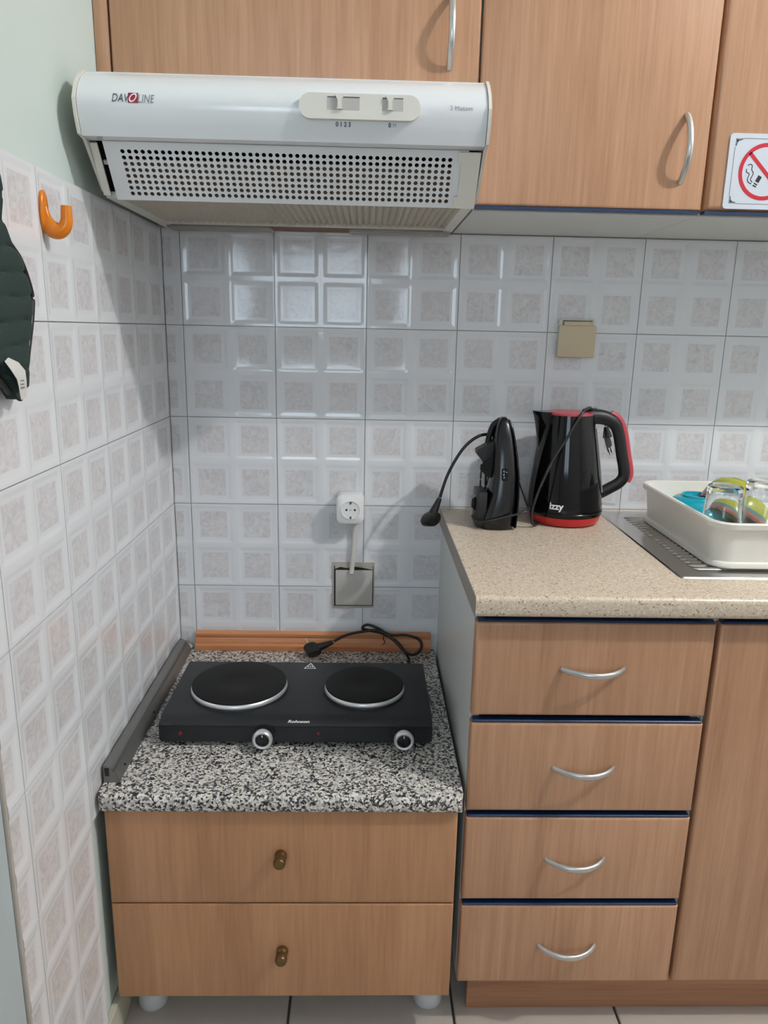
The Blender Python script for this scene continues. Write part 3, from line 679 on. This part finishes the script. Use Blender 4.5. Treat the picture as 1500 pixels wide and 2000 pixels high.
# ------------------------------------------------------------------ iron standing on its heel
ir = thing('iron', 'black steam iron standing on its heel left of the kettle', 'iron', (.725, -.14, .871))
def zr(z, xl, xr, yn, yb, c=.35):   # rounded cross-section ring at height z
    return [(xl+(xr-xl)*(.5+.5*sx), yn+(yb-yn)*(.5+.5*sy), z) for sx, sy in [(math.copysign(abs(math.cos(a))**.55, math.cos(a)), math.copysign(abs(math.sin(a))**.55, math.sin(a))) for a in [2*PI*i/24 for i in range(24)]]]
body = [(.8715, .684, .7530, -.194, -.090), (.876, .683, .7550, -.196, -.086), (.900, .686, .7570, -.196, -.080), (.940, .6985, .7585, -.192, -.080), (.980, .7035, .7580, -.186, -.084), (1.020, .7060, .7540, -.178, -.092), (1.060, .7085, .7475, -.168, -.104), (1.085, .7130, .7420, -.158, -.116), (1.096, .7180, .7370, -.152, -.124), (1.101, .7230, .7320, -.146, -.130)]
obj('body', loft(bm_new(), [zr(*b_) for b_ in body]), M_IRONP, ir, smooth=50)
obj('soleplate', loft(bm_new(), [zr(z, xr+.0008-.004, xr+.0035, yn+.003, yb-.003) for z, xl, xr, yn, yb in body[1:-1]]), M_BLACKG, ir, smooth=50)
hs = catmull([(.723, -.128, 1.094), (.7085, -.122, 1.080), (.7010, -.118, 1.050), (.6975, -.118, 1.022), (.7020, -.120, .992), (.710, -.124, .970)], 6)
obj('handle', sweep(bm_new(), hs, .0062, .0095, 12, up=(0, 1, 0)), M_BLACKM, ir, smooth=60)
obj('spray_nozzle', bxm(.7005, .7065, -.1500, -.1400, 1.0120, 1.0320, bev=.0025), M_JBOX, ir)
obj('steam_button', poly_extrude(bm_new(), [(.7080, 1.052), (.6735, 1.0320), (.6740, 1.0230), (.6890, 1.0060), (.7080, 1.020)], 'y', -.150, -.118), M_BLACKM, ir, smooth=20)
obj('temperature_dial', poly_extrude(bm_new(), [(.7120, 1.025), (.6930, 1.0120), (.6805, 1.0030), (.6805, .9930), (.6890, .9840), (.7000, .9750), (.7100, .9800)], 'y', -.158, -.112), M_BLACKG, ir, smooth=20)
obj('filler_window', bxm(.7215, .7335, -.1902, -.1800, .975, 1.000, bev=.002), M_BLACKG, ir)
for i, (a, b_, c_) in enumerate(((.7235, .9965, .0028), (.7235, .9905, .0040), (.7290, .9950, .0022), (.7245, .9840, .0026))):
    obj('window_mark', bxm(a, a+.0025, -.1908, -.1900, b_-c_, b_), M_PRINTL, ir, smooth=0)
obj('heel_rest', bxm(.6745, .6950, -.1840, -.1180, .874, .9500, bev=.003), M_BLACKM, ir)
obj('cord_clip', poly_extrude(bm_new(), [(.6742, .9360), (.6660, .9300), (.6655, .9120), (.6742, .9050)], 'y', -.160, -.135), M_BLACKG, ir, smooth=20)
obj('cord_strand', sweep(bm_new(), catmull([(.6870, -.130, .950), (.6870, -.130, .975), (.6880, -.130, .990)], 4), .0018, None, 8), M_CORD, ir, smooth=60)
obj('cord_strand', sweep(bm_new(), catmull([(.6985, -.122, .920), (.6990, -.122, .955), (.6985, -.122, .985)], 4), .0022, None, 8), M_CORD, ir, smooth=60)
icord = [(.7000, -.104, 1.060), (.6830, -.112, 1.0575), (.6650, -.116, 1.0470), (.6470, -.120, 1.0290), (.6290, -.125, 1.0010), (.6145, -.128, .9700), (.6060, -.130, .9430), (.6015, -.130, .9260)]
obj('power_cord', sweep(bm_new(), catmull(icord, 7), .0034, None, 8), M_CORD, ir, smooth=60)
plug(ir, (.5830, -.130, .8770), (.6010, -.130, .9240), r=.0175, pin_dir=(-.62, .72, -.15))
wrap = [(.7600, -.120, 1.010), (.7680, -.135, .970), (.7790, -.165, .930), (.7820, -.185, .915), (.7700, -.198, .912), (.7350, -.2010, .9030), (.7000, -.2000, .8935), (.6800, -.1900, .8880), (.6715, -.1700, .8870), (.6705, -.1450, .8900)]
obj('wrapped_cord', sweep(bm_new(), catmull(wrap, 7), .0026, None, 8), M_CORDG, ir, smooth=60)

# ------------------------------------------------------------------ sink drainer, tray and crockery
sk = thing('sink_drainer', 'stainless steel ribbed sink drainer let into the beige worktop', 'sink', (1.35, -.26, .871))
def rr3(x0, x1, y0, y1, r, z): return [(x, y, z) for x, y in rrect(x0, x1, y0, y1, r, 5)]
obj('plate', loft(bm_new(), [rr3(.980, 1.69, -.490, -.018, .006, .8712), rr3(.982, 1.688, -.488, -.020, .006, .8734), rr3(1.000, 1.67, -.470, -.040, .008, .8738), rr3(1.008, 1.662, -.462, -.048, .010, .8725)]), M_STEEL, sk, smooth=25)
rm = bm_new(); L_ = .62
loft(rm, [[(x, -w_, 0), (x, -w_*.5, h_), (x, w_*.5, h_), (x, w_, 0)] for x, w_, h_ in ((0, .0012, .0004), (.004, .0042, .0020), (.010, .0055, .0028), (L_-.01, .0055, .0028), (L_, .0015, .0004))], closed=True)
rm = to_mesh('drain_rib', rm, 50); rm.materials.append(M_STEEL)
for i in range(21): obj('drain_rib', rm, M_STEEL, sk, at=(1.022, -.078-.018*i, .8726))
tr = obj('dish_tray', loft(bm_new(), [
    rr3(1.0620, 1.535, -.4400, -.0960, .030, .8760), rr3(1.0540, 1.543, -.4480, -.0880, .034, .8765), rr3(1.0530, 1.544, -.4490, -.0870, .034, .8800), rr3(1.0545, 1.5425, -.4475, -.0885, .034, .8850), rr3(1.0590, 1.538, -.4430, -.0930, .032, .8870),
    rr3(1.0535, 1.5435, -.4500, -.0860, .034, .9480), rr3(1.0460, 1.551, -.4575, -.0785, .040, .9490), rr3(1.0450, 1.552, -.4590, -.0775, .040, .9580), rr3(1.0475, 1.5495, -.4560, -.0800, .038, .9605),
    rr3(1.0560, 1.541, -.4475, -.0885, .034, .9590), rr3(1.0615, 1.5355, -.4405, -.0955, .030, .8900), rr3(1.0680, 1.529, -.4340, -.1020, .026, .8835)]), M_TRAY, smooth=40)
tag(tr, 'ivory plastic dish tray standing on the steel sink drainer', 'tray')
def bowl_prof(R_, h, foot, t=.0035):
    """upside-down bowl: open rim at bottom (z=0), foot ring on top"""
    o_ = []
    for i in range(13):
        a = i/12; o_.append((R_*(1-.10*a-.62*max(0, a-.55)**1.6*2.1), h*math.sin(a*PI/2)**.92))
    return o_
def bowl(name, R_, h, mat, loc, rot=(0, 0, 0), label='', group=None):
    bm = bm_new(); o_ = [(R_, 0), (R_*1.0, h*.08), (R_*.985, h*.28), (R_*.95, h*.50), (R_*.88, h*.72), (R_*.77, h*.90), (R_*.64, h*.985), (R_*.52, h), (R_*.50, h+.0045), (R_*.44, h+.0045), (R_*.42, h-.0005), (R_*.25, h-.0012), (.001, h-.0012)]
    i_ = [(.001, h-.0050), (R_*.60, h-.0055), (R_*.74, h*.86), (R_*.85, h*.68), (R_*.92, h*.45), (R_*.955, h*.2), (R_*.965, 0)]
    lathe(bm, o_+i_, 44, cap0=False, cap1=False)
    n_ = 44; bm.verts.ensure_lookup_table()
    r0 = [bm.verts[k] for k in range(n_)]; r1 = [bm.verts[len(bm.verts)-n_+k] for k in range(n_)]
    for k in range(n_): bm.faces.new((r0[k], r0[(k+1) % n_], r1[(k+1) % n_], r1[k]))
    bmesh.ops.recalc_face_normals(bm, faces=bm.faces[:])
    o = obj(name, bm, mat, at=loc, smooth=50, rot=rot)
    return tag(o, label, 'bowl')
bowl('bowl', .063, .066, M_TURQ, (1.1290, -.195, .8845), label='turquoise bowl lying upside down at the left of the dish tray')
bowl('bowl', .068, .060, M_STRIPE, (1.1900, -.218, .9215), (math.radians(-9), math.radians(31), 0), label='yellow striped bowl leaning on the turquoise bowl in the dish tray')
def tumbler(loc, rot, label, r0=.0375, r1=.0295, h=.110):
    bm = bm_new()
    lathe(bm, [(r0, 0), (r0*.6+r1*.4, h*.4), (r1+.001, h*.92), (r1+.0005, h*.985), (r1-.003, h), (.001, h-.001)], 40, cap0=False, cap1=False)
    m1 = len(bm.verts)
    lathe(bm, [(.001, h-.017), (r1-.0050, h-.016), (r1-.0022, h-.022), (r0*.6+r1*.4-.002, h*.4), (r0-.0017, 0)], 40, cap0=False, cap1=False)
    bm.verts.ensure_lookup_table(); n_ = 40
    a_ = [bm.verts[k] for k in range(n_)]; b_ = [bm.verts[len(bm.verts)-n_+k] for k in range(n_)]
    for k in range(n_): bm.faces.new((a_[k], a_[(k+1) % n_], b_[(k+1) % n_], b_[k]))
    bmesh.ops.remove_doubles(bm, verts=bm.verts[:], dist=.0001)
    bmesh.ops.recalc_face_normals(bm, faces=bm.faces[:])
    return tag(obj('glass_tumbler', bm, M_GLASS, at=loc, smooth=50, rot=rot), label, 'glass', 'glass tumblers in the dish tray')
tumbler((1.1010, -.362, .8850), (math.radians(2), math.radians(-1), 0), 'clear glass tumbler upside down at the front left of the dish tray', r0=.0370, r1=.0295, h=.124)
tumbler((1.1820, -.352, .8850), (0, math.radians(1), 0), 'clear glass tumbler upside down at the right edge of the picture', r0=.0385, r1=.0345, h=.130)

# ------------------------------------------------------------------ no-smoking sign
sg = thing('no_smoking_sign', 'white no-smoking sign with red ring on the right wall cabinet door', 'sign', (1.116, -.322, 1.4865))
obj('plate', poly_extrude(bm_new(), rrect(1.0495, 1.1820, 1.4870, 1.6065, .006, 5), 'y', -.3222, -.3203), M_SIGN, sg, smooth=30)
YS = -.3225
def flat(bm, pts): bm.faces.new([bm.verts.new((x, YS, z)) for x, z in pts])
def stroke(bm, pts, wd):
    P_ = catmull([(x, 0, z) for x, z in pts], 6) if len(pts) > 2 else [Vector((x, 0, z)) for x, z in pts]
    L0, L1 = [], []
    for i, p in enumerate(P_):
        t = (P_[min(i+1, len(P_)-1)]-P_[max(i-1, 0)]).normalized(); n_ = Vector((-t.z, 0, t.x))*wd/2
        L0.append(bm.verts.new((p.x+n_.x, YS, p.z+n_.z))); L1.append(bm.verts.new((p.x-n_.x, YS, p.z-n_.z)))
    for i in range(len(P_)-1): bm.faces.new((L0[i], L0[i+1], L1[i+1], L1[i]))
scx, scz, R0, R1 = 1.1155, 1.5470, .0455, .0390
bm = bm_new(); o_ = [bm.verts.new((scx+R0*math.cos(2*PI*k/64), YS, scz+R0*math.sin(2*PI*k/64))) for k in range(64)]; i_ = [bm.verts.new((scx+R1*math.cos(2*PI*k/64), YS, scz+R1*math.sin(2*PI*k/64))) for k in range(64)]
for k in range(64): bm.faces.new((o_[k], o_[(k+1) % 64], i_[(k+1) % 64], i_[k]))
a_ = math.radians(135); stroke(bm, [(scx+.041*math.cos(a_), scz+.041*math.sin(a_)), (scx-.041*math.cos(a_), scz-.041*math.sin(a_))], .0062)
bmesh.ops.recalc_face_normals(bm, faces=bm.faces[:]); obj('red_ring', bm, M_SRED, sg)
YS = -.3224
bm = bm_new()
for x in (1.0590, 1.1725): stroke(bm, [(x, 1.508), (x, 1.585)], .0006)
for z in (1.4955, 1.5985): stroke(bm, [(1.071, z), (1.160, z)], .0006)
for cx_, cz_, sx, sz in ((1.0590, 1.4955, 1, 1), (1.0590, 1.5985, 1, -1), (1.1725, 1.4955, -1, 1), (1.1725, 1.5985, -1, -1)):
    for k in range(5):
        d_ = .0022*k
        stroke(bm, [(cx_+sx*(.001+d_), cz_+sz*.0003), (cx_+sx*(.003+d_), cz_+sz*(.0048-.0007*k)), (cx_+sx*(.0012+d_), cz_+sz*(.0040-.0006*k))], .0009)
        stroke(bm, [(cx_+sx*.0003, cz_+sz*(.001+d_)), (cx_+sx*(.0048-.0007*k), cz_+sz*(.003+d_)), (cx_+sx*(.0040-.0006*k), cz_+sz*(.0012+d_))], .0009)
bmesh.ops.recalc_face_normals(bm, faces=bm.faces[:]); obj('ornate_border', bm, M_SBLK, sg)
bm = bm_new()
stroke(bm, [(1.0850, 1.5560), (1.0885, 1.5585), (1.0925, 1.5565), (1.0925, 1.5500), (1.0960, 1.5440), (1.0925, 1.5350), (1.0960, 1.5300)], .0014)
stroke(bm, [(1.0835, 1.5510), (1.0840, 1.5460), (1.0890, 1.5430), (1.0870, 1.5350), (1.0895, 1.5300), (1.0950, 1.5275)], .0014)
c0 = Vector((1.1010, 0, 1.5250)); ax = Vector((.45, 0, .90)).normalized(); nx = Vector((ax.z, 0, -ax.x))
for a, b_ in ((-.0020, 0.0), (.0016, .0036), (.0062, .0170)):
    flat(bm, [((c0+ax*t+nx*s_).x, (c0+ax*t+nx*s_).z) for t, s_ in ((a, -.0035), (b_, -.0035), (b_, .0035), (a, .0035))])
bmesh.ops.recalc_face_normals(bm, faces=bm.faces[:]); obj('cigarette', bm, M_SBLK, sg)

# ------------------------------------------------------------------ hook and mitt on the left wall
hk = thing('wall_hook', 'orange plastic adhesive hook on the left wall tiles', 'hook', (.004, -.598, 1.385))
obj('back_plate', loft(bm_new(), [[(x, -.597+y*k, 1.4175+z*k2) for y, z in [(.0110*math.cos(a), .028*math.copysign(abs(math.sin(a))**.8, math.sin(a))) for a in [2*PI*i/28 for i in range(28)]]] for x, k, k2 in ((.0006, .95, .97), (.0025, 1, 1), (.0045, .95, .97), (.0058, .7, .85))]), M_ORANGE, hk, smooth=60)
obj('prong', sweep(bm_new(), catmull([(.0030, -.597, 1.4240), (.0055, -.597, 1.4060), (.0140, -.597, 1.3945), (.0250, -.597, 1.3950), (.0315, -.597, 1.4060), (.0325, -.597, 1.4260)], 6), .0095, .0080, 12, up=(0, 1, 0), scale=lambda t: (.45+2.2*t if t < .35 else 1.22-.75*(t-.35))), M_ORANGE, hk, smooth=60)
mt = thing('oven_mitt', 'dark green quilted oven mitt hanging on the left wall', 'oven mitt', (.016, -.78, 1.18))
YR = [(1.445, -.765), (1.43, -.757), (1.4165, -.7529), (1.4050, -.7575), (1.3905, -.7622), (1.3651, -.7429), (1.3447, -.7142), (1.3098, -.6934), (1.2849, -.6958), (1.2412, -.7154), (1.1984, -.7360), (1.1870, -.7450), (1.1814, -.7520)]
YLft = [(1.445, -.800), (1.40, -.812), (1.36, -.84), (1.31, -.878), (1.25, -.880), (1.232, -.845), (1.223, -.805), (1.205, -.787), (1.189, -.7721), (1.1814, -.7600)]
def itp(T_, z):
    for (z0, y0), (z1, y1) in zip(T_, T_[1:]):
        if z1 <= z <= z0: return y0+(y1-y0)*(z-z0)/(z1-z0)
    return T_[-1][1]
rings = []; NZ = 70; NU = 14
for i in range(NZ+1):
    z = 1.4445-(1.4445-1.1816)*i/NZ; yr, yl = itp(YR, z), itp(YLft, z)
    ring = []
    for j in range(NU+1):
        u = j/NU; y = yl+(yr-yl)*u
        zz = z-.055*(y+.75)
        g = min(abs(((zz-1.19)/.028) % 1-0), 1-abs(((zz-1.19)/.028) % 1))
        th = .0125*(max(0, 1-(2*u-1)**6))**.5*(.55+.45*min(1, g*5)**.5)*min(1, (NZ-i+2)/6, (i+2)/4)
        ring.append((.0145+th, y, z))
    for j in range(NU-1, 0, -1):
        u = j/NU; y = yl+(yr-yl)*u; ring.append((.0140-.010*(1-(2*u-1)**8), y, z))
    rings.append(ring)
cl = obj('quilted_cloth', loft(bm_new(), rings), M_MITT, mt, smooth=60)
obj('edge_binding', sweep(bm_new(), catmull([(.0170, y-.001, z) for z, y in YR], 5), .0040, None, 8), M_CORD, mt, smooth=60)
tg = obj('care_tag', loft(bm_new(), [[(.0300+dx, yl, zl), (.0305+dx, yr, zr_), (.0312+dx, yr, zr_), (.0307+dx, yl, zl)] for dx, yl, zl, yr, zr_ in ((.000, -.8080, 1.2290, -.8000, 1.2330), (.003, -.8000, 1.2180, -.7830, 1.2270), (.005, -.7930, 1.2080, -.7720, 1.2170), (.004, -.7880, 1.1990, -.7690, 1.2060), (.003, -.7850, 1.1900, -.7680, 1.1950), (.002, -.7810, 1.1830, -.7690, 1.1860))]), M_TAGC, mt, smooth=60)
for k in range(3): obj('tag_print', bxm(.0352, .0356, -.7850, -.7760, 1.2050-.004*k, 1.2065-.004*k), M_TAGP, tg, smooth=0)
obj('hanging_loop', sweep(bm_new(), catmull([(.012, -.800, 1.226), (.015, -.800, 1.212), (.017, -.790, 1.200), (.016, -.776, 1.190)], 5), .0045, .002, 8), M_CORD, mt, smooth=60)
